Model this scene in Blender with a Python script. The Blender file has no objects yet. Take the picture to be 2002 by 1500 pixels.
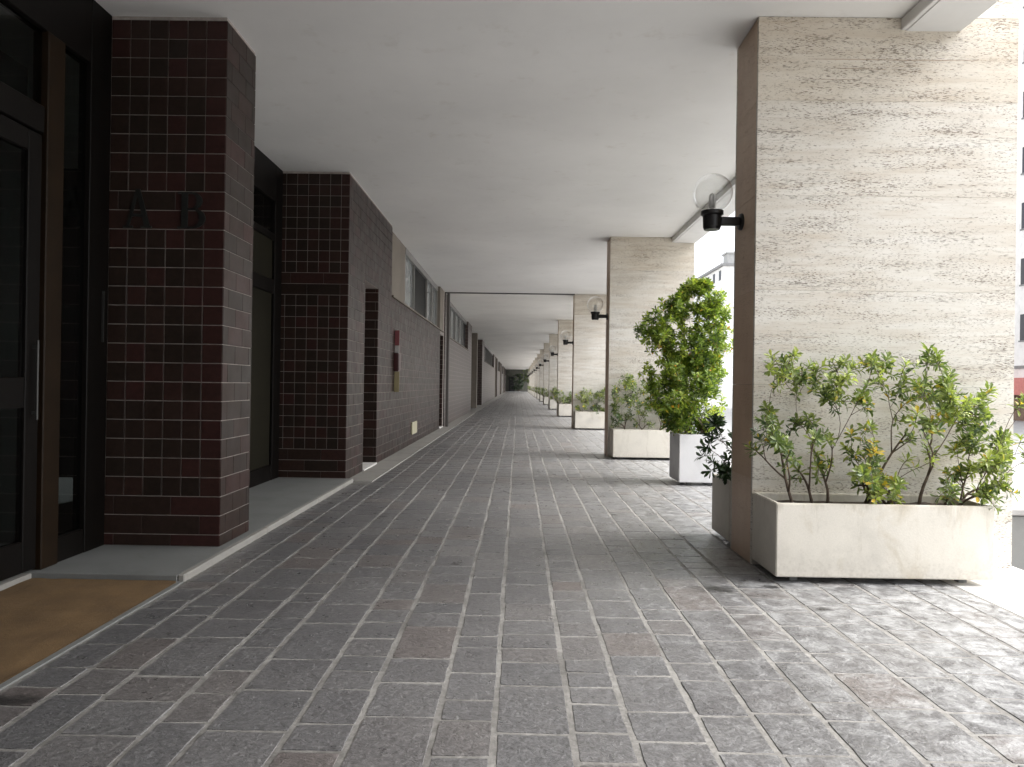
import bpy, bmesh, math, random
from mathutils import Vector, Matrix, noise

random.seed(7)
scene = bpy.context.scene
COL = scene.collection
R = math.radians

# ------------------------------------------------------------------ helpers
class MB:
    """collects polygons (with one random number per face) and links them as ONE mesh object"""
    def __init__(self):
        self.v, self.f, self.a = [], [], []
    def poly(self, pts, a=0.5):
        n = len(self.v)
        self.v += [tuple(p) for p in pts]
        self.f.append(tuple(range(n, n + len(pts))))
        self.a.append(a)
    def mesh(self, verts, faces, a=0.5):
        n = len(self.v)
        self.v += [tuple(p) for p in verts]
        for q in faces:
            self.f.append(tuple(i + n for i in q))
            self.a.append(a)
    def box(self, x0, x1, y0, y1, z0, z1, b=0.0, a=0.5):
        """axis-aligned box with chamfered edges of width b"""
        if b <= 0:
            vs = [(x, y, z) for x in (x0, x1) for y in (y0, y1) for z in (z0, z1)]
            self.mesh(vs, [(0, 1, 3, 2), (4, 6, 7, 5), (0, 4, 5, 1), (2, 3, 7, 6), (0, 2, 6, 4), (1, 5, 7, 3)], a)
            return
        bm = bmesh.new()
        bmesh.ops.create_cube(bm, size=1)
        for v in bm.verts:
            v.co = Vector(((x0 + x1) / 2 + v.co.x * (x1 - x0), (y0 + y1) / 2 + v.co.y * (y1 - y0), (z0 + z1) / 2 + v.co.z * (z1 - z0)))
        bmesh.ops.bevel(bm, geom=bm.edges[:], offset=b, segments=1, affect='EDGES')
        self.mesh([v.co[:] for v in bm.verts], [[v.index for v in f.verts] for f in bm.faces] if not bm.verts.index_update() else [], a)
        bm.free()
    def slab(self, o, u, v, n, h, b, a=0.5, jit=0.0):
        """a raised tile: corner o, edges u and v, outward normal n, height h, bevel b"""
        o, u, v, n = Vector(o), Vector(u), Vector(v), Vector(n)
        j = lambda: n * random.uniform(-jit, jit)
        eu, ev = u.normalized() * b, v.normalized() * b
        base = [o, o + u, o + u + v, o + v]
        mid = [p + n * (h - b * .7) for p in base]
        top = [o + eu + ev, o + u - eu + ev, o + u + v - eu - ev, o + v + eu - ev]
        top = [p + n * h + j() for p in top]
        self.mesh(base + mid + top, [(8, 9, 10, 11)] + [(i, (i + 1) % 4, 4 + (i + 1) % 4, 4 + i) for i in range(4)]
                  + [(4 + i, 4 + (i + 1) % 4, 8 + (i + 1) % 4, 8 + i) for i in range(4)], a)
    def tube(self, pts, radii, seg=6, a=0.5, cap=True):
        pts = [Vector(p) for p in pts]
        rings = []
        for i, p in enumerate(pts):
            d = (pts[min(i + 1, len(pts) - 1)] - pts[max(i - 1, 0)]).normalized()
            x = d.cross(Vector((0.13, 0.37, 0.91)))
            if x.length < 1e-3:
                x = d.cross(Vector((1, 0, 0)))
            x.normalize(); y = d.cross(x)
            rings.append([p + (x * math.cos(2 * math.pi * k / seg) + y * math.sin(2 * math.pi * k / seg)) * radii[i] for k in range(seg)])
        vs = [q for r in rings for q in r]
        fs = []
        for i in range(len(pts) - 1):
            for k in range(seg):
                fs.append((i * seg + k, i * seg + (k + 1) % seg, (i + 1) * seg + (k + 1) % seg, (i + 1) * seg + k))
        if cap:
            fs.append(tuple(range(seg))[::-1]); fs.append(tuple((len(pts) - 1) * seg + k for k in range(seg)))
        self.mesh(vs, fs, a)
    def lathe(self, prof, c, seg=32, a=0.5):
        cx, cy, cz = c
        vs = [(cx + r * math.cos(2 * math.pi * k / seg), cy + r * math.sin(2 * math.pi * k / seg), cz + z) for r, z in prof for k in range(seg)]
        fs = []
        for i in range(len(prof) - 1):
            for k in range(seg):
                fs.append((i * seg + k, i * seg + (k + 1) % seg, (i + 1) * seg + (k + 1) % seg, (i + 1) * seg + k))
        self.mesh(vs, fs, a)
    def build(self, name, mat, parent=None, smooth=False, loc=None):
        me = bpy.data.meshes.new(name)
        vs = self.v
        o = bpy.data.objects.new(name, me)
        COL.objects.link(o)
        if parent is not None:
            o.parent = parent
            pl = parent_world(parent)
            vs = [(x - pl[0], y - pl[1], z - pl[2]) for x, y, z in vs]
        elif loc is not None:
            o.location = loc
            vs = [(x - loc[0], y - loc[1], z - loc[2]) for x, y, z in vs]
        me.from_pydata(vs, [], self.f)
        at = me.attributes.new('rnd', 'FLOAT', 'FACE')
        at.data.foreach_set('value', self.a)
        me.materials.append(mat)
        if smooth:
            me.polygons.foreach_set('use_smooth', [True] * len(me.polygons))
        me.update()
        return o

def parent_world(o):
    l = Vector(o.location)
    while o.parent is not None:
        o = o.parent
        l += Vector(o.location)
    return l

def thing(name, label, cat, loc=(0, 0, 0), group=None):
    o = bpy.data.objects.new(name, None)
    o.empty_display_size = 0.1
    COL.objects.link(o)
    o.location = loc
    tag(o, label, cat, group)
    return o

def tag(o, label=None, cat=None, group=None, kind='thing'):
    if kind: o['kind'] = kind
    if label: o['label'] = label
    if cat: o['category'] = cat
    if group: o['group'] = group
    return o

def struct(o, label=None):
    o['kind'] = 'structure'
    if label: o['label'] = label
    return o

def copy_tree(o, parent=None):
    c = o.copy(); COL.objects.link(c); c.parent = parent
    for ch in list(o.children):
        copy_tree(ch, c)
    return c

# ---------------------------------------------------------------- materials
class Mat:
    def __init__(self, name):
        self.m = bpy.data.materials.new(name)
        self.m.use_nodes = True
        self.t = self.m.node_tree
        self.b = self.t.nodes['Principled BSDF']
        self.out = self.t.nodes['Material Output']
    def n(self, typ, ins=None, **kw):
        nd = self.t.nodes.new(typ)
        for k, v in kw.items(): setattr(nd, k, v)
        for k, v in (ins or {}).items():
            if hasattr(v, 'node') and hasattr(v, 'is_output'): self.t.links.new(v, nd.inputs[k])
            else: nd.inputs[k].default_value = v
        return nd
    def set(self, **kw):
        for k, v in kw.items():
            k = k.replace('_', ' ')
            if hasattr(v, 'is_output'): self.t.links.new(v, self.b.inputs[k])
            else: self.b.inputs[k].default_value = v
        return self
    def pos(self, scale=(1, 1, 1)):
        g = self.n('ShaderNodeNewGeometry')
        mp = self.n('ShaderNodeMapping', {'Vector': g.outputs['Position'], 'Scale': scale})
        return mp.outputs[0]
    def noise(self, vec, scale, detail=4, rough=.55, dist=0.0):
        return self.n('ShaderNodeTexNoise', {'Vector': vec, 'Scale': scale, 'Detail': detail, 'Roughness': rough, 'Distortion': dist}).outputs['Fac']
    def ramp(self, fac, stops, interp='LINEAR'):
        nd = self.n('ShaderNodeValToRGB', {'Fac': fac})
        nd.color_ramp.interpolation = interp
        el = nd.color_ramp.elements
        while len(el) < len(stops): el.new(.5)
        for e, (p, c) in zip(el, stops):
            e.position = p
            e.color = c if len(c) == 4 else (*c, 1)
        return nd.outputs['Color']
    def mix(self, fac, a, b, mode='MIX'):
        nd = self.n('ShaderNodeMix', data_type='RGBA', blend_type=mode)
        for i, v in ((0, fac), (6, a), (7, b)):
            if hasattr(v, 'is_output'): self.t.links.new(v, nd.inputs[i])
            else: nd.inputs[i].default_value = (*v, 1) if isinstance(v, tuple) and len(v) == 3 else v
        return nd.outputs[2]
    def math(self, op, a, b=0.0, c=0.0):
        nd = self.n('ShaderNodeMath', operation=op)
        for i, v in enumerate((a, b, c)):
            if hasattr(v, 'is_output'): self.t.links.new(v, nd.inputs[i])
            else: nd.inputs[i].default_value = v
        return nd.outputs[0]
    def bump(self, h, strength=.3, dist=.01):
        nd = self.n('ShaderNodeBump', {'Height': h, 'Strength': strength, 'Distance': dist})
        self.t.links.new(nd.outputs[0], self.b.inputs['Normal'])
        return self
    def attr(self):
        return self.n('ShaderNodeAttribute', attribute_name='rnd').outputs['Fac']

def plain(name, col, rough=.6, metal=0.0, nscale=6, var=.12, bump=0.0, spec=.5):
    m = Mat(name)
    p = m.pos()
    f = m.noise(p, nscale, 5)
    lo = tuple(c * (1 - var) for c in col); hi = tuple(min(1, c * (1 + var)) for c in col)
    m.set(Base_Color=m.ramp(f, [(.3, lo), (.7, hi)]), Roughness=rough, Metallic=metal, Specular_IOR_Level=spec)
    if bump: m.bump(m.noise(p, nscale * 12, 3), bump, .004)
    return m.m

def m_stone():
    m = Mat('porphyry_stone')
    p = m.pos(); a = m.attr()
    base = m.ramp(a, [(0, (.118, .117, .121)), (.25, (.138, .136, .139)), (.5, (.127, .124, .127)), (.72, (.150, .147, .149)), (.90, (.142, .133, .131)), (.975, (.140, .123, .118)), (1, (.160, .156, .157))])
    g1 = m.math('ADD', m.math('MULTIPLY', m.noise(p, 42, 6, .72), .6), m.math('MULTIPLY', m.noise(p, 130, 3, .6), .4))
    c = m.mix(.75, base, m.ramp(g1, [(.34, (.36, .36, .36)), (.50, (.98, .98, .98)), (.66, (1.75, 1.74, 1.72))]), 'MULTIPLY')
    g2 = m.noise(p, 1.3, 4, .6)
    c = m.mix(.6, c, m.ramp(g2, [(.3, (.72, .72, .74)), (.7, (1.2, 1.2, 1.18))]), 'MULTIPLY')
    # pale mortar scuffs, painted sky sheen towards the open side, a few dark stains
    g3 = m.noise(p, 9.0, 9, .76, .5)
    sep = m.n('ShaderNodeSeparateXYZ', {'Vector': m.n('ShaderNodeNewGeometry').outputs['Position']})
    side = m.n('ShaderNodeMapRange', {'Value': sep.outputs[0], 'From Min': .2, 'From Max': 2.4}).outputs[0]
    film_sheen = m.math('MULTIPLY', m.ramp(m.math('MULTIPLY_ADD', side, .13, g3), [(.52, (0, 0, 0)), (.70, (1, 1, 1))]), m.math('MULTIPLY_ADD', side, .72, .10))
    c = m.mix(film_sheen, c, (.44, .445, .45))
    for (x, y, rx, ry) in ((1.20, 4.40, .17, .11), (1.54, 4.47, .09, .05), (1.67, 4.03, .055, .045), (-1.86, 2.72, .16, .06), (-1.2, 6.6, .06, .06), (.9, 6.9, .05, .05), (-.4, 4.9, .035, .04)):
        d = m.n('ShaderNodeVectorMath', {0: m.n('ShaderNodeVectorMath', {0: m.n('ShaderNodeNewGeometry').outputs['Position'], 1: (-x, -y, 0)}, operation='ADD').outputs[0], 1: (1 / rx, 1 / ry, 0)}, operation='MULTIPLY').outputs[0]
        L = m.n('ShaderNodeVectorMath', {0: d}, operation='LENGTH').outputs['Value']
        L = m.math('ADD', L, m.math('MULTIPLY', m.math('SUBTRACT', m.noise(p, 14, 4), .5), 1.9))
        c = m.mix(m.ramp(L, [(.35, (.88, .88, .88)), (1.0, (0, 0, 0))]), c, (.022, .021, .021))
    rg = m.ramp(m.noise(p, 9, 5, .6), [(.3, (.24, .24, .24)), (.7, (.44, .44, .44))])
    m.set(Base_Color=c, Roughness=rg, Specular_IOR_Level=.75)
    h = m.math('ADD', m.math('MULTIPLY', m.noise(p, 34, 6, .65, .6), 1.0), m.math('MULTIPLY', m.noise(p, 8, 3), .9))
    m.bump(h, .95, .008)
    return m.m

def m_mortar():
    m = Mat('pale_mortar'); p = m.pos()
    c = m.ramp(m.noise(p, 30, 5, .65), [(.3, (.17, .165, .155)), (.7, (.315, .305, .29))])
    d = m.ramp(m.noise(p, 2.6, 6, .7, .5), [(.44, (1, 1, 1)), (.68, (.46, .45, .44))])
    c = m.mix(1, c, d, 'MULTIPLY')
    m.set(Base_Color=c, Roughness=.85)
    m.bump(m.noise(p, 70, 4), .5, .004)
    return m.m

def m_tile():
    m = Mat('glazed_clinker_tile')
    p = m.pos(); a = m.attr()
    c = m.ramp(a, [(0, (.0200, .0138, .0108)), (.40, (.0240, .0150, .0118)), (.72, (.0300, .0168, .0132)), (.90, (.0370, .0155, .0138)), (1, (.0260, .0170, .0122))])
    c = m.mix(.7, c, m.ramp(m.noise(p, 26, 5, .6), [(.3, (.7, .7, .7)), (.7, (1.3, 1.3, 1.3))]), 'MULTIPLY')
    g = m.ramp(m.noise(p, 5, 4), [(.35, (.36, .36, .36)), (.7, (.46, .46, .46))])
    m.set(Base_Color=c, Roughness=g, Specular_IOR_Level=.22)
    m.bump(m.noise(p, 7, 1), .10, .002)
    return m.m

def m_travertine(name, tint=(1, 1, 1), dirt=0.0):
    m = Mat(name)
    ra = m.attr()
    off = m.n('ShaderNodeCombineXYZ', {'X': m.math('MULTIPLY', ra, 37.0), 'Y': m.math('MULTIPLY', ra, 11.0), 'Z': m.math('MULTIPLY', ra, 5.0)}).outputs[0]
    wp = m.n('ShaderNodeVectorMath', {0: m.n('ShaderNodeNewGeometry').outputs['Position'], 1: off}, operation='ADD').outputs[0]
    def mp(sc): return m.n('ShaderNodeMapping', {'Vector': wp, 'Scale': sc}).outputs[0]
    p = mp((1, 1, 1)); ps = mp((1.0, 1.0, 9.0)); pl = mp((1, 1, 6.5))
    band = m.noise(ps, 1.5, 7, .68, .3)
    c = m.ramp(band, [(.28, (.53, .475, .40)), (.42, (.585, .55, .495)), (.55, (.63, .61, .565)), (.72, (.675, .66, .63))])
    c = m.mix(.55, c, m.ramp(m.noise(p, .9, 3), [(.3, (.86, .82, .76)), (.7, (1.08, 1.08, 1.08))]), 'MULTIPLY')
    pit2 = m.noise(mp((1, 1, 5.0)), 46, 2, .5, .2)
    pm2 = m.ramp(m.math('ADD', pit2, m.math('MULTIPLY', m.math('SUBTRACT', m.noise(mp((.6, .6, 3)), 3.1, 3), .5), .5)), [(.615, (0, 0, 0)), (.675, (1, 1, 1))])
    # veins and pits drawn out along the bedding
    pit = m.noise(pl, 27, 4, .62, .25)
    dens = m.noise(pl, 2.2, 3)
    pf = m.math('ADD', pit, m.math('MULTIPLY', m.math('SUBTRACT', dens, .5), .38))
    pm = m.ramp(pf, [(.600, (0, 0, 0)), (.685, (1, 1, 1))])
    vein = m.ramp(m.noise(mp((.55, .55, 22)), 2.2, 5, .7, .2), [(.60, (0, 0, 0)), (.70, (.75, .75, .75))])
    c = m.mix(vein, c, (.33, .25, .18))
    c = m.mix(m.math('MULTIPLY', pm, .66), c, (.13, .098, .072))
    c = m.mix(m.math('MULTIPLY', pm2, .85), c, (.15, .115, .085))
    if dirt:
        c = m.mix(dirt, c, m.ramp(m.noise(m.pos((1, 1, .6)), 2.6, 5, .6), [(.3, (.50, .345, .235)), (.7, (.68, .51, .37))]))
    c = m.mix(1, c, m.ramp(ra, [(0, (1.03, 1.03, 1.03)), (.4, (.98, .965, .945)), (.8, (.93, .87, .78)), (1, (.90, .83, .72))]), 'MULTIPLY')
    m.set(Base_Color=c, Roughness=.55)
    h = m.math('MULTIPLY', pm, -1.0)
    m.bump(h, .7, .006)
    return m.m

def m_concrete(name, col, stain=.5, splash=False):
    m = Mat(name)
    p = m.pos()
    f = m.noise(p, 2.6, 6, .62)
    c = m.ramp(f, [(.25, tuple(x * .80 for x in col)), (.5, col), (.8, tuple(min(1, x * 1.07) for x in col))])
    st = m.noise(m.pos((1, 1, .45)), 4.2, 5, .65, .6)
    c = m.mix(m.math('MULTIPLY', m.ramp(st, [(.56, (0, 0, 0)), (.72, (1, 1, 1))]), stain), c, tuple(x * y for x, y in zip(col, (.72, .66, .55))))
    c = m.mix(.5, c, m.ramp(m.noise(p, 120, 3), [(.3, (.88, .88, .88)), (.7, (1.06, 1.06, 1.06))]), 'MULTIPLY')
    if splash:
        z = m.n('ShaderNodeSeparateXYZ', {'Vector': m.n('ShaderNodeNewGeometry').outputs['Position']}).outputs[2]
        low = m.n('ShaderNodeMapRange', {'Value': z, 'From Min': .30, 'From Max': .04}).outputs[0]
        top = m.n('ShaderNodeMapRange', {'Value': z, 'From Min': .42, 'From Max': .50}).outputs[0]
        sp = m.ramp(m.math('MULTIPLY_ADD', low, .20, m.noise(p, 60, 5, .75)), [(.64, (0, 0, 0)), (.78, (1, 1, 1))])
        dr = m.ramp(m.math('MULTIPLY_ADD', top, .14, m.noise(m.pos((1, 1, .22)), 13, 5, .7)), [(.58, (0, 0, 0)), (.76, (1, 1, 1))])
        c = m.mix(m.math('MULTIPLY', sp, .20), c, (.20, .165, .12))
        c = m.mix(m.math('MULTIPLY', dr, .38), c, (.30, .265, .20))
    m.set(Base_Color=c, Roughness=.72)
    m.bump(m.noise(p, 90, 4), .18, .003)
    return m.m

def m_ceiling(name, col):
    m = Mat(name)
    p = m.pos()
    f = m.noise(p, .55, 5, .6)
    c = m.ramp(f, [(.3, tuple(x * .90 for x in col)), (.7, tuple(x * 1.04 for x in col))])
    s = m.ramp(m.noise(p, 3.5, 6, .7), [(.58, (1, 1, 1)), (.78, (.86, .84, .81))])
    c = m.mix(1, c, s, 'MULTIPLY')
    m.set(Base_Color=c, Roughness=.62)
    m.bump(m.noise(p, 150, 3), .08, .002)
    return m.m

def m_leaf(name, stops, trans=.35):
    m = Mat(name)
    a = m.attr(); p = m.pos()
    c = m.ramp(a, stops)
    c = m.mix(.5, c, m.ramp(m.noise(p, 40, 3), [(.3, (.75, .75, .75)), (.7, (1.25, 1.25, 1.2))]), 'MULTIPLY')
    m.set(Base_Color=c, Roughness=.38)
    tr = m.n('ShaderNodeBsdfTranslucent', {'Color': m.mix(1, c, (1.5, 1.6, .7), 'MULTIPLY')})
    ms = m.n('ShaderNodeMixShader', {0: trans, 1: m.b.outputs[0], 2: tr.outputs[0]})
    m.t.links.new(ms.outputs[0], m.out.inputs['Surface'])
    return m.m

def m_glass(name, tint, refl_rough=.03, thru=.5):
    """single-sheet pane: part see-through, with Fresnel reflection"""
    m = Mat(name)
    fr = m.n('ShaderNodeLayerWeight', {'Blend': .5})
    fc = m.math('MULTIPLY_ADD', m.math('POWER', fr.outputs['Facing'], 3.0), .92, .045)
    gl = m.n('ShaderNodeBsdfGlossy', {'Color': (1, 1, 1, 1), 'Roughness': refl_rough})
    tp = m.n('ShaderNodeBsdfTransparent', {'Color': (*tint, 1)})
    f2 = m.math('MULTIPLY', fc, thru)
    ms = m.n('ShaderNodeMixShader', {0: f2, 1: tp.outputs[0], 2: gl.outputs[0]})
    m.t.links.new(ms.outputs[0], m.out.inputs['Surface'])
    return m.m

def m_pane(name, col, rough=.08, spec=.5):
    m = Mat(name)
    p = m.pos()
    m.set(Base_Color=m.ramp(m.noise(p, 1.2, 3), [(.3, tuple(c * .8 for c in col)), (.7, tuple(c * 1.15 for c in col))]), Roughness=rough, Specular_IOR_Level=spec)
    return m.m

def m_coir():
    m = Mat('coir_mat')
    p = m.pos()
    f = m.noise(p, 260, 3, .7); g = m.noise(p, 3.0, 5, .6)
    c = m.ramp(f, [(.25, (.105, .062, .026)), (.55, (.21, .130, .056)), (.8, (.30, .20, .098))])
    c = m.mix(.8, c, m.ramp(g, [(.3, (.65, .62, .6)), (.65, (1.15, 1.12, 1.1))]), 'MULTIPLY')
    m.set(Base_Color=c, Roughness=.95)
    m.bump(f, .9, .01)
    return m.m

def m_brick_far():
    m = Mat('wall_tile_courses')
    g = m.n('ShaderNodeNewGeometry')
    s = m.n('ShaderNodeSeparateXYZ', {'Vector': g.outputs['Position']})
    cv = m.n('ShaderNodeCombineXYZ', {'X': m.math('ADD', s.outputs[0], s.outputs[1]), 'Y': s.outputs[2], 'Z': 0.0})
    br = m.n('ShaderNodeTexBrick', {'Vector': cv.outputs[0], 'Color1': (.060, .043, .038, 1), 'Color2': (.075, .050, .043, 1), 'Mortar': (.17, .15, .135, 1), 'Scale': 1.0,
             'Mortar Size': .006, 'Mortar Smooth': .1, 'Bias': 0.0, 'Brick Width': .265, 'Row Height': .1327})
    c = m.mix(.6, br.outputs['Color'], m.ramp(m.noise(m.pos(), 3, 4), [(.3, (.8, .8, .8)), (.7, (1.2, 1.2, 1.2))]), 'MULTIPLY')
    m.set(Base_Color=c, Roughness=.42)
    m.bump(br.outputs['Fac'], -.3, .004)
    return m.m

M = {}
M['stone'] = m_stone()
M['mortar'] = m_mortar()
M['grout'] = plain('tile_grout', (.34, .305, .28), .85, 0, 22, .2, .1)
M['tile'] = m_tile()
M['fartile'] = m_brick_far()
M['trav'] = m_travertine('travertine_face')
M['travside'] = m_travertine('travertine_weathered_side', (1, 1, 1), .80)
M['ceil'] = m_ceiling('grey_white_plaster', (.76, .75, .735))
M['ceil2'] = m_ceiling('warm_white_plaster', (.84, .82, .78))
M['beam'] = plain('edge_beam_plaster', (.66, .655, .645), .6, 0, 2, .08)
M['joint'] = plain('dark_joint_profile', (.075, .068, .064), .6, 0)
M['concrete'] = m_concrete('cream_planter_concrete', (.655, .62, .55), .6, True)
M['potwhite'] = m_concrete('white_pot_enamel', (.68, .68, .69), .12)
M['soil'] = plain('potting_soil', (.045, .032, .022), .95, 0, 30, .5, .8)
M['bark'] = plain('twig_bark', (.13, .095, .07), .85, 0, 40, .35, .4)
M['leafdark'] = m_leaf('pittosporum_leaf', [(0, (.045, .075, .040)), (.32, (.095, .140, .058)), (.58, (.20, .25, .088)), (.90, (.37, .42, .135)), (.955, (.50, .38, .06)), (1, (.58, .40, .06))], .35)
M['leafbright'] = m_leaf('young_green_leaf', [(0, (.032, .058, .022)), (.3, (.090, .148, .034)), (.60, (.235, .315, .062)), (.93, (.46, .50, .11)), (.985, (.50, .24, .03)), (1, (.50, .24, .03))], .42)
M['leafdeep'] = m_leaf('dark_glossy_leaf', [(0, (.018, .040, .018)), (.7, (.040, .078, .028)), (1, (.07, .115, .035))], .2)
M['frame'] = plain('dark_bronze_frame', (.004, .003, .0024), .5, 0, 8, .2, 0, .14)
M['bronze'] = plain('brown_anodised_post', (.014, .0080, .0038), .5, 0, 6, .2, 0, .14)
M['blackmetal'] = plain('black_lamp_metal', (.012, .011, .011), .38, .2, 14, .2)
M['letter'] = plain('dull_metal_letter', (.030, .032, .030), .42, .55, 10, .2)
M['glass'] = m_glass('entrance_glass', (.55, .58, .56), .05, .6)
M['globe'] = m_glass('clear_globe_glass', (.975, .98, .98), .02, 1.0)
M['bulb'] = plain('unlit_bulb_glass', (.70, .70, .68), .2, 0, 5, .05)
M['steel'] = plain('brushed_steel', (.05, .05, .048), .45, .6, 30, .12)
M['marble'] = m_concrete('grey_step_marble', (.19, .195, .19), .25)
M['kerbstone'] = m_concrete('pale_kerb_stone', (.29, .28, .26), .4)
M['whitestone'] = m_concrete('white_border_stone', (.70, .69, .67), .2)
M['coir'] = m_coir()
M['lobby'] = plain('olive_lobby_panel', (.013, .0115, .007), .6, 0, 1.2, .2, 0, .12)
M['lobbygrey'] = plain('grey_lobby_wall', (.10, .105, .11), .6, 0, 1.5, .25)
M['darkroom'] = plain('dark_lobby_interior', (.025, .025, .026), .8)
M['jamb'] = plain('beige_window_jamb', (.175, .150, .122), .65, 0, 4, .1)
M['winframe'] = plain('window_aluminium', (.24, .235, .225), .45, .3, 8, .1)
M['winpane'] = m_pane('pale_window_pane', (.25, .27, .27), .12)
M['windark'] = m_pane('dark_window_pane', (.008, .009, .009), .4, .05)
M['brownpanel'] = plain('brown_shutter_panel', (.085, .055, .042), .5, 0, 5, .15)
M['red'] = plain('red_sign_enamel', (.17, .045, .05), .5, 0, 8, .08)
M['white'] = plain('white_sign_enamel', (.36, .35, .34), .5, 0, 8, .05)
M['maroon'] = plain('maroon_box_paint', (.045, .012, .012), .35, 0, 8, .1)
M['yellow'] = plain('faded_yellow_sign', (.26, .22, .12), .6, 0, 8, .1)
M['cream'] = plain('cream_vent_paint', (.46, .43, .30), .5, 0, 8, .06)
M['street'] = m_concrete('street_paving', (.36, .36, .355), .3)
M['facade'] = m_concrete('white_render', (.78, .77, .76), .1)
M['roofedge'] = plain('grey_roof_edge', (.20, .20, .20), .6)
M['farwin'] = m_pane('far_window_glass', (.025, .028, .04), .5)
M['awning'] = plain('red_awning_canvas', (.55, .20, .18), .8)
M['brownbase'] = plain('brown_shop_base', (.20, .13, .095), .7)
M['endwall'] = plain('dark_end_wall', (.10, .10, .085), .7, 0, 2, .2)

# ----------------------------------------------------------------- setting
H = 3.73            # ceiling height
WX = -2.06          # tiled wall plane
GX = -2.90          # glazing plane
Y0, Y1 = -12.0, 124.0

g = MB(); g.poly([(-400, -400, -.34), (600, -400, -.34), (600, 900, -.34), (-400, 900, -.34)])
struct(g.build('ground', M['street']))

# paving: mortar bed with individually raised setts
b = MB(); b.box(-4.2, 2.70, Y0, Y1, -.30, .0003)
struct(b.build('pavement', M['mortar'])); pav = bpy.data.objects['pavement']
xs = [-1.955, -1.74, -1.54, -1.24, -1.06, -.766, -.547, -.27, -.065, .21, .41, .67, .87, 1.12, 1.33, 1.60, 1.84, 2.08, 2.33, 2.53, 2.69]
s = MB(); rs = random.Random(3)
def wob(i, y):
    return 0.010 * noise.noise(Vector((i * 7.3, y * .35, 0))) + .005 * noise.noise(Vector((i * 3.1, y * 1.9, 5)))
for i in range(len(xs) - 1):
    y = Y0 + rs.uniform(0, .3)
    wide = xs[i + 1] - xs[i]
    while y < Y1:
        L = rs.choice((rs.uniform(.15, .22), rs.uniform(.2, .3), rs.uniform(.27, .46))) * (1.12 if wide > .24 else .92)
        gx = rs.uniform(.006, .011); gy = rs.uniform(.0035, .0075)
        a0, a1 = y + gy, y + L - gy
        if a1 > Y1: break
        xl0, xl1 = xs[i] + wob(i, a0) + gx, xs[i] + wob(i, a1) + gx
        xr0, xr1 = xs[i + 1] + wob(i + 1, a0) - gx, xs[i + 1] + wob(i + 1, a1) - gx
        sk = rs.uniform(-.004, .004)
        if xs[i] < -1.8 and y > 8.4: xl0 = max(xl0, -1.73); xl1 = xl0
        if xr0 - xl0 > .05:
            z = rs.uniform(.0018, .0034); bv = .005
            q = [(xl0, a0 + sk), (xr0, a0 - sk), (xr1, a1 - rs.uniform(-.003, .003)), (xl1, a1 + rs.uniform(-.003, .003))]
            tl = [z + rs.uniform(-.0012, .0012) for _ in range(4)]; tl[3] = min(max(tl[3], .0012), .005)
            cxm, cym = (xl0 + xr0 + xl1 + xr1) / 4, (a0 + a1) / 2
            ring = []
            for k in range(4):
                (ax_, ay_), (bx_, by_) = q[k], q[(k + 1) % 4]
                for t in (0, .12, .38, .64, .88):
                    jj = .0022 if t else .001
                    px, py = ax_ + (bx_ - ax_) * t + rs.uniform(-jj, jj), ay_ + (by_ - ay_) * t + rs.uniform(-jj, jj)
                    if t == 0:
                        px += (cxm - px) * .018; py += (cym - py) * .018
                    ring.append((px, py))
            m_ = len(ring)
            tp_ = []
            for px, py in ring:
                dx, dy = cxm - px, cym - py; dl = math.hypot(dx, dy)
                tx, ty = px + dx / dl * bv, py + dy / dl * bv
                fx = (tx - xl0) / (xr0 - xl0); fy = (ty - a0) / (a1 - a0)
                tp_.append((tx, ty, max(.0014, tl[0] + (tl[1] - tl[0]) * fx + (tl[3] - tl[0]) * fy)))
            vs = [(px, py, -.006) for px, py in ring] + tp_
            s.mesh(vs, [tuple(range(m_, 2 * m_))] + [(k, (k + 1) % m_, m_ + (k + 1) % m_, m_ + k) for k in range(m_)], rs.random())
        y += L
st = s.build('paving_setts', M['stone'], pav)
# white border stones along the open edge
b = MB(); y = Y0
while y < Y1:
    b.box(2.705, 3.42, y + .003, y + 1.297, -.30, .002, .006, random.random()); y += 1.3
struct(b.build('kerb', M['whitestone']))
# raised marble step in front of the entrance, with its pale edge, and the strip along the wall
b = MB()
b.box(-4.2, -2.005, 4.37, 8.90, -.02, .040, .004)
struct(b.build('step', M['marble']))
b = MB()
yy = 4.37
for L in (1.45, 1.5, 1.55):
    b.box(-2.002, -1.962, yy + .002, yy + L - .002, -.02, .043, .006); yy += L
struct(b.build('step_edging', M['kerbstone']))
b = MB(); yy = 8.87
while yy < Y1:
    b.box(-2.20, -1.735, yy + .003, min(yy + 1.2, Y1) - .003, -.02, .012, .004); yy += 1.2
struct(b.build('kerb_strip', M['kerbstone']))
b = MB()
b.box(-1.998, -1.962, -6, 4.362, -.02, .006, .003)
struct(b.build('mat_edging', M['marble']))
b = MB(); b.box(-4.2, -2.865, -6, 4.362, -.02, .040, .004)
struct(b.build('door_step', M['kerbstone']))

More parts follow.
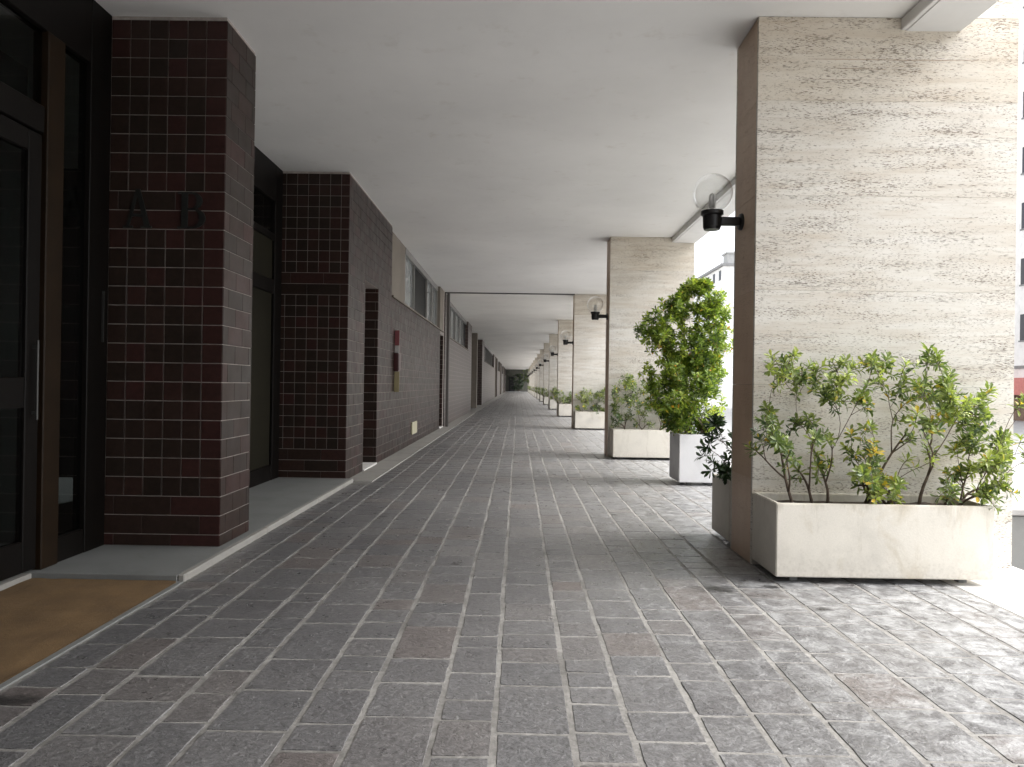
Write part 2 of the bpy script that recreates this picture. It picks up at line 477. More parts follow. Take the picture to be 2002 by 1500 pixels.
# ceiling = underside of the storeys above; the expansion joint cuts it at y 20.5
b = MB(); b.box(-14, 2.995, Y0 - 4, 20.44, H, 15)
struct(b.build('ceiling', M['ceil']))
b = MB(); b.box(-14, 2.995, 20.56, Y1 + 3, H, 15)
struct(b.build('ceiling', M['ceil2']))
b = MB()
b.box(WX, 1.53, 20.44, 20.56, H - .022, H + .5)
b.box(-1.995, -1.93, 20.40, 20.60, .012, H - .023)
jt = b.build('expansion_joint', M['joint']); tag(jt, 'dark metal joint strip crossing the ceiling and running down the tiled wall', 'joint cover')
b = MB()
yy = Y0
b.box(2.565, 2.975, Y0, Y1, H - .085, H - .002, .006)
b.box(2.60, 2.94, Y0 + .04, Y1 - .04, H - .091, H - .084, .003)
bm_ = b.build('edge_beam', M['beam']); tag(bm_, 'pale grey plaster beam along the outer edge of the ceiling', 'beam')

# ------------------------------------------------------------ tiled surfaces
T = .1327
def tile_face(mb, o, ud, width, z0, z1, n, bond, rs, first=0.0, zref=.122, plain_rows=(), corner=None):
    """tiles on a vertical plane: o = corner (x, y), ud = horizontal unit vector, n = outward normal"""
    ud = Vector((*ud, 0)); n = Vector((*n, 0)); o = Vector((*o, 0)); gr = .0058
    k0 = math.floor((z0 - zref) / T + 1e-6)
    k = k0
    while True:
        a, c = zref + k * T, zref + (k + 1) * T
        a2, c2 = max(a, z0), min(c, z1)
        if a >= z1 - 1e-4: break
        if c2 - a2 > .03:
            if k in plain_rows: w = .40; off = first
            elif bond == 'stack': w = T; off = first
            else: w = 2 * T; off = first + (T if k % 2 else 0)
            if k in plain_rows: off = first + (.2 if k % 2 else 0)
            x = -w + (off % w)
            while x < width:
                l, r_ = max(x, 0), min(x + w, width)
                if l < .03: l = 0
                if width - r_ < .03: r_ = width
                if r_ - l > .03:
                    g1 = (gr / 2 if bond == 'stack' else .0014) if k not in plain_rows else .0010
                    mb.slab(o + ud * (l + g1) + Vector((0, 0, a2 + gr / 2)), ud * (r_ - l - 2 * g1), Vector((0, 0, c2 - a2 - gr)), n, .0075, .0025, (corner + rs.uniform(-.04, .04)) if (corner and l < .01) else rs.random() * .93, .0007)
                x += w
        k += 1

# pilaster at the entrance
PA = (5.13, 5.685)
root = thing('tiled_pilaster', 'dark brown tiled pilaster carrying the letters A and B beside the glass door', 'pilaster', (-2.48, 5.4, .04))
b = MB(); b.box(-2.916, WX - .006, PA[0] + .006, PA[1], .041, H - .001)
b.build('core', M['grout'], root)
t = MB(); rs = random.Random(11)
PR = (-1, 0, 1, 16, 17)
tile_face(t, (WX, PA[0] + .006), (-1, 0), .856, .041, H - .003, (0, -1), 'stack', rs, .145, plain_rows=PR, corner=.90)
tile_face(t, (WX - .006, PA[0]), (0, 1), PA[1] - PA[0], .041, H - .003, (1, 0), 'run', rs, .09)
t.build('tiles', M['tile'], root)

# letters A and B
def letter_mesh(which, x0, x1, z0, z1, y):
    bm = bmesh.new(); w = x1 - x0; h = z1 - z0; d = .012
    def poly(pts):
        f = [bm.verts.new((x0 + px * w, y, z0 + pz * h)) for px, pz in pts]
        face = bm.faces.new(f)
        e = bmesh.ops.extrude_face_region(bm, geom=[face])
        bmesh.ops.translate(bm, vec=(0, -d, 0), verts=[q for q in e['geom'] if isinstance(q, bmesh.types.BMVert)])
    if which == 'A':
        poly([(.44, 1), (.58, 1), (.93, .05), (.74, .05)])
        poly([(.44, 1), (.50, .86), (.21, .05), (.12, .05)])
        poly([(.28, .36), (.66, .36), (.69, .29), (.255, .29)])
        poly([(0, .05), (.34, .05), (.34, 0), (0, 0)])
        poly([(.62, .05), (1, .05), (1, 0), (.62, 0)])
    else:
        poly([(.14, .95), (.36, .95), (.36, .05), (.14, .05)])
        poly([(0, 1), (.40, 1), (.40, .95), (0, .95)])
        poly([(0, .05), (.40, .05), (.40, 0), (0, 0)])
        def bowl(cx, cz, rx, rz, tw):
            n = 12
            for i in range(n):
                a0, a1 = -math.pi / 2 + math.pi * i / n, -math.pi / 2 + math.pi * (i + 1) / n
                P = lambda a, k, q: (cx + (rx - k) * math.cos(a), cz + (rz - q) * math.sin(a))
                poly([P(a0, 0, 0), P(a1, 0, 0), P(a1, tw, .05), P(a0, tw, .05)])
        poly([(.36, 1), (.52, 1), (.52, .95), (.36, .95)]); poly([(.36, .56), (.55, .56), (.55, .51), (.36, .51)])
        poly([(.36, .05), (.56, .05), (.56, 0), (.36, 0)])
        bowl(.50, .755, .38, .245, .20); bowl(.54, .28, .46, .28, .22)
    bmesh.ops.recalc_face_normals(bm, faces=bm.faces[:])
    me = bpy.data.meshes.new('wall_letter'); bm.to_mesh(me); bm.free()
    me.materials.append(M['letter'])
    o = bpy.data.objects.new('wall_letter', me); COL.objects.link(o)
    return o
o = letter_mesh('A', -2.765, -2.565, 2.252, 2.522, PA[0] - .002); tag(o, 'dark metal serif letter A on the tiled pilaster', 'letter')
o = letter_mesh('B', -2.385, -2.190, 2.252, 2.505, PA[0] - .002); tag(o, 'dark metal serif letter B on the tiled pilaster', 'letter')

# ---------------------------------------------------------- glazed entrances
def pane_box(mb, y0, y1, z0, z1, x=GX):
    mb.box(x - .004, x + .004, y0, y1, z0, z1)

# entrance nearest the camera
root = thing('glass_entrance', 'dark bronze glass door with tall side pane beside the coir mat', 'entrance', (GX, 4.0, .04))
b = MB()
b.box(GX - .05, GX + .035, 4.89, 5.128, .041, H - .002, .004)
b.box(GX - .05, GX + .035, 1.6, 4.885, 3.29, H - .002, .004)
b.box(GX - .045, GX + .03, 4.60, 4.885, .041, .20, .004)
b.box(GX - .05, GX + .035, 1.4, 2.6, .041, 3.285, .004)
b.build('frame', M['frame'], root)
b = MB(); b.box(GX - .055, GX + .045, 4.43, 4.595, .041, 3.288, .006); b.build('mullion', M['bronze'], root)
b = MB(); b.box(GX - .045, GX + .03, 2.62, 4.425, 2.665, 2.83, .006); b.build('transom', M['frame'], root)
dr = MB()
dr.box(GX - .03, GX + .02, 4.30, 4.42, .055, 2.655, .005); dr.box(GX - .03, GX + .02, 2.63, 2.75, .055, 2.655, .005)
dr.box(GX - .03, GX + .02, 2.755, 4.295, .055, .24, .005); dr.box(GX - .03, GX + .02, 2.755, 4.295, 2.53, 2.655, .005)
dr.box(GX - .028, GX + .018, 2.755, 4.295, 1.02, 1.20, .005)
d = dr.build('door', M['frame'], root)
b = MB(); pane_box(b, 2.74, 4.31, .23, 1.03); pane_box(b, 2.74, 4.31, 1.19, 2.54); b.build('pane', M['glass'], d)
b = MB(); b.tube([(GX + .05, 4.36, .95), (GX + .05, 4.36, 1.42)], [.008, .008], 10); b.box(GX + .02, GX + .05, 4.352, 4.368, .98, 1.0); b.box(GX + .02, GX + .05, 4.352, 4.368, 1.37, 1.39)
b.build('handle', M['steel'], d)
b = MB(); pane_box(b, 4.60, 4.885, .20, 3.285); b.build('side_pane', M['glass'], root)
b = MB(); pane_box(b, 2.62, 4.425, 2.835, 3.285); b.build('fanlight', M['glass'], root)
b = MB(); b.box(GX + .04, GX + .055, 5.04, 5.05, 1.45, 1.80); b.build('pull_strip', M['steel'], root)
b = MB()
b.box(-6.5, -6.4, 1.4, 8.9, 0, H); b.box(-6.5, GX - .06, 8.88, 8.90, 0, H - .002); b.box(-6.5, GX - .06, 1.3, 1.4, 0, H - .002)
b.build('lobby_wall', M['darkroom'], root)
b = MB(); b.box(-3.4, -3.36, 4.55, 4.99, .05, 3.3); b.build('inner_panel', M['lobbygrey'], root)

# second doorway between pilaster and tiled wall
root = thing('glass_doorway', 'recessed bronze doorway with tan pane between pilaster and tiled wall', 'entrance', (GX, 7.3, .04))
b = MB()
b.box(GX - .05, GX + .035, 8.62, 8.874, .041, H - .002, .004)
b.box(GX - .05, GX + .035, 5.69, 8.615, 3.30, H - .002, .004)
b.box(GX - .045, GX + .03, 5.69, 8.615, 2.84, 2.92, .004)
b.box(GX - .045, GX + .03, 5.69, 8.615, 2.22, 2.38, .004)
b.box(GX - .045, GX + .03, 5.69, 8.615, .041, .22, .004)
b.box(GX - .05, GX + .035, 5.69, 6.6, .221, 2.219, .004)
b.build('frame', M['frame'], root)
b = MB(); pane_box(b, 6.6, 8.615, .22, 2.22); b.build('door_pane', M['lobby'], root)
b = MB(); pane_box(b, 5.69, 8.615, 2.38, 2.84); b.build('middle_pane', M['lobby'], root)
b = MB(); pane_box(b, 5.69, 8.615, 2.92, 3.30); b.build('fanlight', M['glass'], root)

# ------------------------------------------------------ long tiled wall, y 8.88 - 20.4
root = thing('tiled_wall', 'long dark tiled wall with high window strip and narrow doorway niche', 'wall', (WX, 14, 0))
core = MB()
cx0, cx1 = -2.886, WX - .006
core.box(cx0, cx1, 8.886, 9.86, .013, H - .002)
core.box(cx0, cx1, 9.8605, 10.7895, 2.57, H - .002)
core.box(cx0, cx1, 10.79, 11.90, .013, H - .002)
core.box(cx0, cx1, 11.9005, 19.35, .013, 2.585)
core.box(cx0, cx1, 19.3505, 20.1495, 2.50, 2.584)
core.box(cx0, cx1, 20.15, 20.44, .013, H - .002)
core.build('core', M['grout'], root)
t = MB(); rs = random.Random(21)
tile_face(t, (WX, 8.886), (-1, 0), .826, .041, H - .003, (0, -1), 'stack', rs, .10, plain_rows=PR, corner=.80)
tile_face(t, (WX - .006, 8.88), (0, 1), .98, .014, H - .003, (1, 0), 'run', rs, .09)
tile_face(t, (WX - .006, 9.86), (0, 1), .93, 2.57, H - .003, (1, 0), 'run', rs, .05)
tile_face(t, (WX - .006, 10.79), (0, 1), 1.11, .014, H - .003, (1, 0), 'run', rs, .0)
tile_face(t, (WX - .006, 11.90), (0, 1), 7.45, .014, 2.583, (1, 0), 'run', rs, .02)
tile_face(t, (WX - .0005, 10.79), (-1, 0), .30, .014, 2.568, (0, -1), 'stack', rs, .04, plain_rows=range(-2, 40))
tile_face(t, (WX - .0005, 20.15), (-1, 0), .30, .014, 2.498, (0, -1), 'stack', rs, .04, plain_rows=range(-2, 40))
t.build('tiles', M['tile'], root)
b = MB(); b.box(-2.40, -2.36, 9.8605, 10.7895, .014, 2.569); b.build('niche_door', M['maroon'], root)
b = MB(); b.box(-2.40, -2.36, 19.3505, 20.1495, .014, 2.499); b.build('niche_door', M['maroon'], root)
b = MB(); b.box(-2.36, WX + .02, 9.87, 10.78, .013, .035, .003); b.build('threshold', M['whitestone'], root)
b = MB(); b.box(-2.36, WX + .02, 19.36, 20.14, .013, .035, .003); b.build('threshold', M['whitestone'], root)
b = MB(); b.box(-2.30, WX + .035, 11.905, 20.10, 2.586, 2.615, .004); b.build('window_sill', M['jamb'], root)
b = MB(); b.box(-2.30, -2.135, 11.93, 13.75, 2.616, H - .002); b.build('window_jamb', M['jamb'], root)
b = MB(); b.box(-2.30, WX - .002, 19.25, 20.10, 2.616, H - .002); b.build('window_jamb', M['jamb'], root)
b = MB(); b.box(-2.6, -2.55, 11.91, 11.93, 2.616, H - .002); b.box(-2.30, WX - .01, 11.902, 11.928, 2.616, H - .002); b.build('dark_reveal', M['frame'], root)
ws = MB()
for y in (13.76, 14.98, 17.06, 18.1, 19.19): ws.box(-2.26, -2.135, y, y + .05, 2.616, 3.60, .003)
ws.box(-2.26, -2.125, 13.76, 19.24, 3.601, H - .002, .003)
for y0, y1 in ((13.81, 14.98), (15.03, 17.06), (17.11, 18.1), (18.15, 19.19)):
    ws.box(-2.25, -2.14, y0, y1, 2.616, 2.66, .003)
wf = ws.build('window_frame', M['winframe'], root)
for y0, y1, mt in ((13.81, 14.98, 'winpane'), (15.03, 17.06, 'windark'), (17.11, 18.1, 'winpane'), (18.15, 19.19, 'winpane')):
    b = MB(); b.box(-2.19, -2.18, y0, y1, 2.661, 3.60); b.build('window_pane', M[mt], root)

# things fixed to that wall
sg = thing('fire_sign', 'narrow red and white sign above the hose box on the tiled wall', 'sign', (WX, 12.26, 1.7))
b = MB(); b.box(WX + .003, WX + .078, 12.25, 12.27, 1.82, 2.07, .002); b.build('red_panel', M['red'], sg)
b = MB(); b.box(WX + .003, WX + .078, 12.25, 12.27, 1.70, 1.818, .002); b.build('white_panel', M['white'], sg)
sg = thing('hose_box', 'small dark maroon box on the tiled wall between two signs', 'box', (WX, 12.2, 1.4))
b = MB(); b.box(WX + .003, WX + .085, 12.18, 12.36, 1.39, 1.695, .008); b.build('case', M['maroon'], sg)
b = MB(); b.box(WX + .085, WX + .092, 12.19, 12.35, 1.41, 1.675, .003); b.build('lid', M['maroon'], sg)
b = MB(); b.box(WX + .003, WX + .085, 12.25, 12.272, 1.05, 1.385, .002); o = b.build('yellow_sign', M['yellow'])
tag(o, 'faded yellow upright sign below the maroon box on the tiled wall', 'sign')
b = MB(); b.box(WX + .002, WX + .03, 14.28, 14.95, .20, .44, .006); o = b.build('wall_vent', M['cream'])
tag(o, 'small cream vent plate low on the tiled wall', 'vent')
for k in range(5):
    pass

# ------------------------------------------------------ farther bays of the wall
def far_wall(y0, y1, label, w0, w1, panel):
    root = thing('tiled_wall', label, 'wall', (WX, (y0 + y1) / 2, 0))
    b = MB()
    b.box(-2.886, WX, y0, y1, .013, 2.55)
    b.box(-2.886, WX, y0, w0, 2.5505, H - .002)
    b.box(-2.886, WX, w1, y1, 2.5505, H - .002)
    b.build('tile_courses', M['fartile'], root)
    b = MB(); b.box(-2.30, WX + .03, w0 + .003, w1 - .003, 2.551, 2.585); b.build('window_sill', M['jamb'], root)
    f = MB(); n = max(2, round((w1 - w0) / 1.6)); st = (w1 - w0) / n
    for i in range(n):
        f.box(-2.26, -2.135, w0 + i * st + .003, w0 + i * st + .06, 2.586, 3.60)
    f.box(-2.26, -2.125, w0 + .003, w1 - .003, 3.601, H - .002)
    f.build('window_frame', M['winframe'], root)
    for i in range(n):
        b = MB(); b.box(-2.19, -2.18, w0 + i * st + .06, w0 + (i + 1) * st, 2.586, 3.60)
        b.build('window_pane', M['windark' if (i in panel) else 'winpane'], root)
    return root
def far_entrance(y0, y1, label):
    root = thing('glass_doorway', label, 'entrance', (GX, (y0 + y1) / 2, 0), 'farther recessed doorways')
    b = MB()
    b.box(GX - .05, GX + .03, y0 + .002, y1 - .002, 3.30, H - .002)
    n = max(2, round((y1 - y0) / 2)); st = (y1 - y0) / n
    for i in range(n + 1):
        yc = min(max(y0 + i * st, y0 + .08), y1 - .08)
        b.box(GX - .05, GX + .03, yc - .07, yc + .07, .013, 3.299)
    b.box(GX - .05, GX + .03, y0 + .16, y0 + .17, .013, .2)
    b.build('frame', M['frame'], root)
    b = MB(); b.box(GX - .01, GX, y0, y1, .013, 3.299); b.build('door_pane', M['windark'], root)
    if y1 - y0 > 4.5:
        b = MB(); b.box(-2.55, WX, (y0 + y1) / 2 - .45, (y0 + y1) / 2 + .05, .013, H - .002, .005); b.build('post', M['jamb'], root)
    return root
far_wall(20.6, 32.4, 'brown tiled wall with pale window strip just beyond the dark ceiling joint', 21.4, 30.0, (4,))
far_entrance(32.4, 42.0, 'deep dark doorway recess after the second window strip')
far_wall(42.0, 66.0, 'brown tiled wall with dark window strip between two far doorway recesses', 44.5, 62.0, (3, 4, 5, 6, 7, 8, 9))
far_entrance(66.0, 72.0, 'narrow dark doorway recess far along the brown wall')
far_wall(72.0, 84.0, 'short far brown wall bay with a dark window strip', 74.0, 82.0, (1, 2, 3, 4))
far_entrance(84.0, 90.0, 'farthest but one dark doorway recess in the wall')
far_wall(90.0, 104.0, 'very distant wall bay before the last doorway', 92.0, 101.0, (0, 2, 3))
far_entrance(104.0, 112.0, 'last dark doorway recess close to the end wall')
far_wall(112.0, 123.9, 'wall bay touching the dark end wall of the arcade', 114, 120, (1, 2))
# unseen side wall behind the camera, plus a cross wall added to block light
root = thing('tiled_wall', 'unseen dark tiled wall behind the viewpoint, its cross wall added to block light', 'wall', (WX, -5, 0))
b = MB(); b.box(-2.886, WX, Y0, 1.3, .013, H - .002); b.box(-2.059, 2.4, -5.4, -5.0, .013, H - .002); b.build('tile_courses', M['fartile'], root)
root = thing('end_wall', 'dark grey wall closing the far end of the arcade', 'wall', (-.3, 124, 0))
b = MB(); b.box(-3.2, 1.75, 124.0, 124.4, .013, H - .002); b.build('wall_face', M['endwall'], root)
b = MB(); b.box(-1.55, -.65, 123.9, 123.99, .013, 2.5); b.build('door', M['darkroom'], root)

# ---------------------------------------------------------------- pillars
PX0, DEP, STEP, PY0 = 1.54, .50, 7.87, 5.04
def pillar(x0, x1, y0, label, outer=False):
    root = thing('stone_pillar', label, 'pillar', ((x0 + x1) / 2, y0 + DEP / 2, 0), 'travertine pillars along the arcade')
    b = MB(); b.box(x0 + .02, x1 - .02, y0 + .02, y0 + DEP - .02, .003, H - .002); b.build('core', M['joint'], root)
    ft, fb, sl_, sr = MB(), MB(), MB(), MB()
    zs = [.003, .58, 1.225, 1.87, 2.515, 3.16, H - .002]
    tone_ = [random.uniform(0, .35) for _ in range(4)] + [.44, .62]
    for k in range(6):
        z0, z1 = zs[k] + .0006, zs[k + 1] - .0006
        ft.box(x0 + .001, x1, y0, y0 + .03, z0, z1, .0007, tone_[k])
        fb.box(x0 + .001, x1, y0 + DEP - .03, y0 + DEP, z0, z1, .002, random.random())
        sl_.box(x0, x0 + .03, y0 + .032, y0 + DEP - .032, z0, z1, .002, random.random())
        sr.box(x1 - .03, x1, y0 + .032, y0 + DEP - .032, z0, z1, .002, random.random())
    ft.build('stone_facing', M['trav'], root); fb.build('stone_facing', M['trav'], root)
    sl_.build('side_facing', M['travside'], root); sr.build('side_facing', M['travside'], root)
    if outer:
        e = MB()
        e.box(2.997, x1, y0, y0 + DEP, H, 9.0, .002)
        e.build('outer_pier', M['trav'], root)
    return root
pl = []
far_names = ['third', 'fourth', 'fifth', 'sixth', 'seventh', 'eighth', 'ninth', 'tenth', 'eleventh', 'twelfth', 'thirteenth', 'fourteenth', 'fifteenth']
pl.append(pillar(1.60, 3.36, PY0, 'broad travertine pillar behind the first long planter, nearest and largest', True))
pl.append(pillar(1.53, 2.95, PY0 + 7.49, 'travertine pillar behind the tall green shrub, second along the arcade'))
p3 = pillar(1.53, 2.95, PY0 + 2 * STEP - .25, 'third travertine pillar, beside the dark ceiling joint')
pl.append(p3)
def ylist(i):
    return [PY0, PY0 + 7.49, PY0 + 2 * STEP - .25][i] if i < 3 else PY0 + 2 * STEP - .25 + (i - 2) * 8.05
for i in range(3, 15):
    c = copy_tree(p3)
    c.location.y = ylist(i) + DEP / 2
    c['label'] = 'travertine pillar, %s along the arcade counting from the nearest' % far_names[i - 2]
    pl.append(c)
# one more behind the camera, it shades the floor
c = copy_tree(pl[1]); c.location.y = PY0 - 7.9 + DEP / 2
c['label'] = 'unseen travertine pillar behind the viewpoint, kept for the shade it casts'

# ---------------------------------------------------------------- globe lamps
def lamp(y, x, label):
    root = thing('globe_lamp', label, 'wall lamp', (x, y, 2.43), 'globe lamps on the pillars')
    gx = x - .215
    b = MB(); b.lathe([(.0, -.012), (.060, -.012), (.060, .0), (.055, .012), (0, .012)], (0, 0, 0), 24)
    b.v = [(x - .008 - z, y + px, 2.40 + py) for px, py, z in b.v]
    b.build('wall_plate', M['blackmetal'], root, True)
    b = MB(); b.box(x - .16, x - .01, y - .028, y + .028, 2.372, 2.432, .008); b.build('arm', M['blackmetal'], root)
    b = MB(); b.lathe([(0, 0), (.055, 0), (.064, .02), (.066, .10), (.080, .108), (.080, .135), (.062, .138), (.062, .125), (0, .125)], (gx, y, 2.34), 32)
    b.build('lamp_cup', M['blackmetal'], root, False)
    r = .142; prof = []
    for k in range(23):
        a = math.pi * k / 22 - math.pi / 2
        if r * math.cos(a) < .055 and a < 0: continue
        prof.append((max(r * math.cos(a), .0005), r * math.sin(a)))
    b = MB(); b.lathe(prof, (gx, y, 2.605), 40); b.build('glass_globe', M['globe'], root, True)
    b = MB(); b.lathe([(0, 0), (.016, 0), (.016, .035), (0.0005, .036)], (gx, y, 2.465), 16)
    for da in (.0, 1.05, 2.1):
        cx_, cy_ = math.cos(da) * .019, math.sin(da) * .019
        pts = [(gx + cx_, y + cy_, 2.50), (gx + cx_, y + cy_, 2.58)] + [(gx + cx_ * math.cos(t), y + cy_ * math.cos(t), 2.58 + .020 * math.sin(t)) for t in (.5, 1.05, 1.57, 2.1, 2.64)] + [(gx - cx_, y - cy_, 2.58), (gx - cx_, y - cy_, 2.50)]
        b.tube(pts, [.0055] * len(pts), 6)
    b.build('bulb', M['bulb'], root, True)
    return root
lamp(5.36, 1.60, 'clear glass globe lamp on black bracket, on the nearest travertine pillar')
l2 = lamp(ylist(1) + .27, 1.53, 'clear globe lamp on the second pillar, above the tall shrub pot')
for i in range(2, 15):
    c = copy_tree(l2); c.location.y = ylist(i) + .27
    c['label'] = 'globe lamp on the %s pillar along the arcade' % far_names[i - 2]

# ---------------------------------------------------------------- planters
def planter(x0, x1, y0, y1, z1, label, mat='concrete', name='planter', group='long cream planters against the pillars', z0=.042, soil=.05):
    root = thing(name, label, 'planter', ((x0 + x1) / 2, (y0 + y1) / 2, .004), group)
    bm = bmesh.new()
    w = .028
    def ring(xa, xb, ya, yb, z): return [bm.verts.new(p) for p in ((xa, ya, z), (xb, ya, z), (xb, yb, z), (xa, yb, z))]
    o0, o1 = ring(x0, x1, y0, y1, z0), ring(x0, x1, y0, y1, z1)
    i1, i0 = ring(x0 + w, x1 - w, y0 + w, y1 - w, z1), ring(x0 + w, x1 - w, y0 + w, y1 - w, z1 - soil - .03)
    bm.faces.new(o0[::-1])
    for A, B in ((o0, o1), (o1, i1), (i1, i0)):
        for k in range(4): bm.faces.new((A[k], A[(k + 1) % 4], B[(k + 1) % 4], B[k]))
    bm.faces.new(i0)
    bmesh.ops.bevel(bm, geom=[e for e in bm.edges], offset=.006, segments=2, affect='EDGES')
    bm.verts.index_update()
    b = MB(); b.mesh([v.co[:] for v in bm.verts], [[v.index for v in f.verts] for f in bm.faces]); bm.free()
    b.build('box', M[mat], root)
    b = MB()
    n = 24; ny = 8
    P = {}
    vs = []
    for i in range(n + 1):
        for j in range(ny + 1):
            x = x0 + w + .001 + (x1 - x0 - 2 * w - .002) * i / n; y = y0 + w + .001 + (y1 - y0 - 2 * w - .002) * j / ny
            vs.append((x, y, z1 - soil + .018 * noise.noise(Vector((x * 9, y * 9, 1)))))
    b.mesh(vs, [(i * (ny + 1) + j, (i + 1) * (ny + 1) + j, (i + 1) * (ny + 1) + j + 1, i * (ny + 1) + j + 1) for i in range(n) for j in range(ny)])
    b.build('soil', M['soil'], root, True)
    for fx in (x0 + .14, x1 - .14):
        for fy in (y0 + .11, y1 - .11):
            b = MB(); b.box(fx - .025, fx + .025, fy - .025, fy + .025, .004, z0 - .001); b.build('foot', M['marble'], root)
    return root
planter(1.60, 2.935, 4.56, 5.03, .495, 'long cream planter before the nearest pillar, holding sparse leggy shrubs')
planter(1.60, 2.935, 5.57, 6.07, .495, 'cream planter behind the nearest pillar, only its end showing')
pt2 = planter(1.56, 2.89, ylist(1) - .47, ylist(1) - .01, .495, 'cream planter before the second pillar, beside the white pot')
for i in range(2, 15):
    c = copy_tree(pt2); c.location.y = ylist(i) - .24
    c['label'] = 'cream planter in front of the %s pillar along the arcade' % far_names[i - 2]
planter(1.97, 2.56, 9.0, 9.58, .625, 'tall square white pot holding the big bright shrub', 'potwhite', 'plant_pot', None)
root = thing('concrete_box', 'white concrete box standing outside past the nearest pillar', 'box', (3.9, 5.9, -.33))
b = MB(); b.box(3.44, 4.6, 5.55, 6.2, -.27, .28, .012); b.build('body', M['marble'], root)
b = MB(); b.box(3.42, 4.62, 5.53, 6.22, .281, .33, .008); b.build('lid', M['street'], root)
b = MB(); b.box(3.5, 4.5, 5.62, 6.1, -.336, -.271); b.build('base', M['joint'], root)

# ------------------------------------------------------------------- shrubs
def leaf(mb, p, d, up, L, w, a, rs):
    d = d.normalized(); sdir = d.cross(up)
    if sdir.length < 1e-3: sdir = d.cross(Vector((1, .2, 0)))
    sdir.normalize(); nn = sdir.cross(d)
    droop = rs.uniform(-.10, .22) * L
    c0 = p; c1 = p + d * L * .38 + nn * .02 * L; c2 = p + d * L * .74 - nn * droop * .35; c3 = p + d * L - nn * droop
    f = .18 * w
    l1, r1 = c1 - sdir * w * .30 + nn * f, c1 + sdir * w * .30 + nn * f
    l2, r2 = c2 - sdir * w * .50 + nn * f, c2 + sdir * w * .50 + nn * f
    mb.mesh([c0, l1, c1, r1, l2, c2, r2, c3], [(0, 2, 1), (0, 3, 2), (1, 2, 5, 4), (2, 3, 6, 5), (4, 5, 7), (5, 6, 7)], a)

def whorl(mb, p, axis, rs, n, L, tone, spread=.5, yellow=0.0):
    axis = axis.normalized()
    x = axis.cross(Vector((.3, .8, .1))).normalized(); y = axis.cross(x)
    for i in range(n):
        t = i / n
        ang = i * 2.4 + rs.uniform(-.4, .4)
        rad = x * math.cos(ang) + y * math.sin(ang)
        el = .95 - t * 1.15 + rs.uniform(-.2, .2)
        d = rad * math.cos(el) + axis * math.sin(el)
        q = p - axis * (t * .05) * rs.uniform(.6, 1.3)
        a = min(max(rs.gauss(tone, .17), 0), .90)
        if rs.random() < yellow: a = rs.uniform(.94, 1)
        leaf(mb, q, d, axis, L * rs.uniform(.65, 1.15), L * rs.uniform(.30, .42), a, rs)

def curve(p0, p1, rs, bend=.08, n=7, sag=0.0):
    p0, p1 = Vector(p0), Vector(p1); L = (p1 - p0).length
    off = Vector((rs.uniform(-1, 1), rs.uniform(-1, 1), rs.uniform(-.3, .3))) * bend * L
    off2 = Vector((rs.uniform(-1, 1), rs.uniform(-1, 1), 0)) * bend * .5 * L
    return [p0.lerp(p1, t) + off * math.sin(math.pi * t) + off2 * math.sin(2 * math.pi * t) - Vector((0, 0, sag * math.sin(math.pi * t))) for t in [i / (n - 1) for i in range(n)]]

def shrub(name, label, base_list, tips, seed, leafmat, L=.075, n=13, tone=.42, yellow=.03, r0=.012, group=None, seg=5, twin=.75, tip_light=.0):
    rs = random.Random(seed)
    root = thing(name, label, 'shrub', base_list[0], group)
    stm, fol = MB(), MB()
    # grow greedily: every tip joins the nearest point of the stems grown so far
    bases = [Vector(q) for q in base_list]
    nodes = [(q, r0, 0.0) for q in bases]
    order = sorted((Vector(t) for t in tips), key=lambda t: min((t - q).length for q in bases) + rs.uniform(-.12, .12))
    used = set()
    for tp in order:
        tb = min((tp - q).length for q in bases)
        best, bc = None, 1e9
        for k, (q, r, ln) in enumerate(nodes):
            d = tp - q; L_ = d.length
            if L_ < .03: continue
            if ln > 0 and q.z > tp.z + .02 and rs.random() < .7: continue
            cost = L_ + .80 * ln + (.06 if ln == 0 and k in used else 0) + max(0, .25 - d.z / L_) * .25
            if cost < bc: bc, best = cost, k
        if best is None: continue
        q, r, ln = nodes[best]
        used.add(best)
        n_ = 7
        pts = curve(q, tp, rs, .09, n_, -.05 * (tp - q).length)
        ra = r * (.95 if ln == 0 else .72); re_ = max(ra * .45, .0022)
        stm.tube(pts, [ra + (re_ - ra) * i / (n_ - 1) for i in range(n_)], seg)
        for i in range(1, n_ - 1):
            nodes.append((pts[i], ra + (re_ - ra) * i / (n_ - 1), ln + (tp - q).length * i / (n_ - 1)))
        ax = (pts[-1] - pts[-2]).normalized() + Vector((rs.uniform(-.3, .3), rs.uniform(-.5, .1), rs.uniform(.2, .6)))
        yl = yellow * (4 if rs.random() < .12 else 1)
        tn = tone + rs.uniform(-.12, .12) + .34 * noise.noise(tp * 3.1 + Vector((seed, 0, 0))) + tip_light * (tp.z - bases[0].z - .9)
        whorl(fol, tp, ax, rs, n + rs.randint(-3, 4), L * rs.uniform(.8, 1.15), tn, yellow=yl)
        if rs.random() < twin:
            e = tp + Vector((rs.uniform(-.07, .07), rs.uniform(-.07, .07), rs.uniform(-.10, .01)))
            stm.tube([pts[-3], e], [re_, re_ * .8], 4)
            whorl(fol, e, (e - pts[-3]) + Vector((0, 0, .03)), rs, max(5, n - 3), L * .9, tn - .08, yellow=yl * 1.5)
    stm.build('stems', M['bark'], root, True)
    fol.build('foliage', M[leafmat], root)
    return root

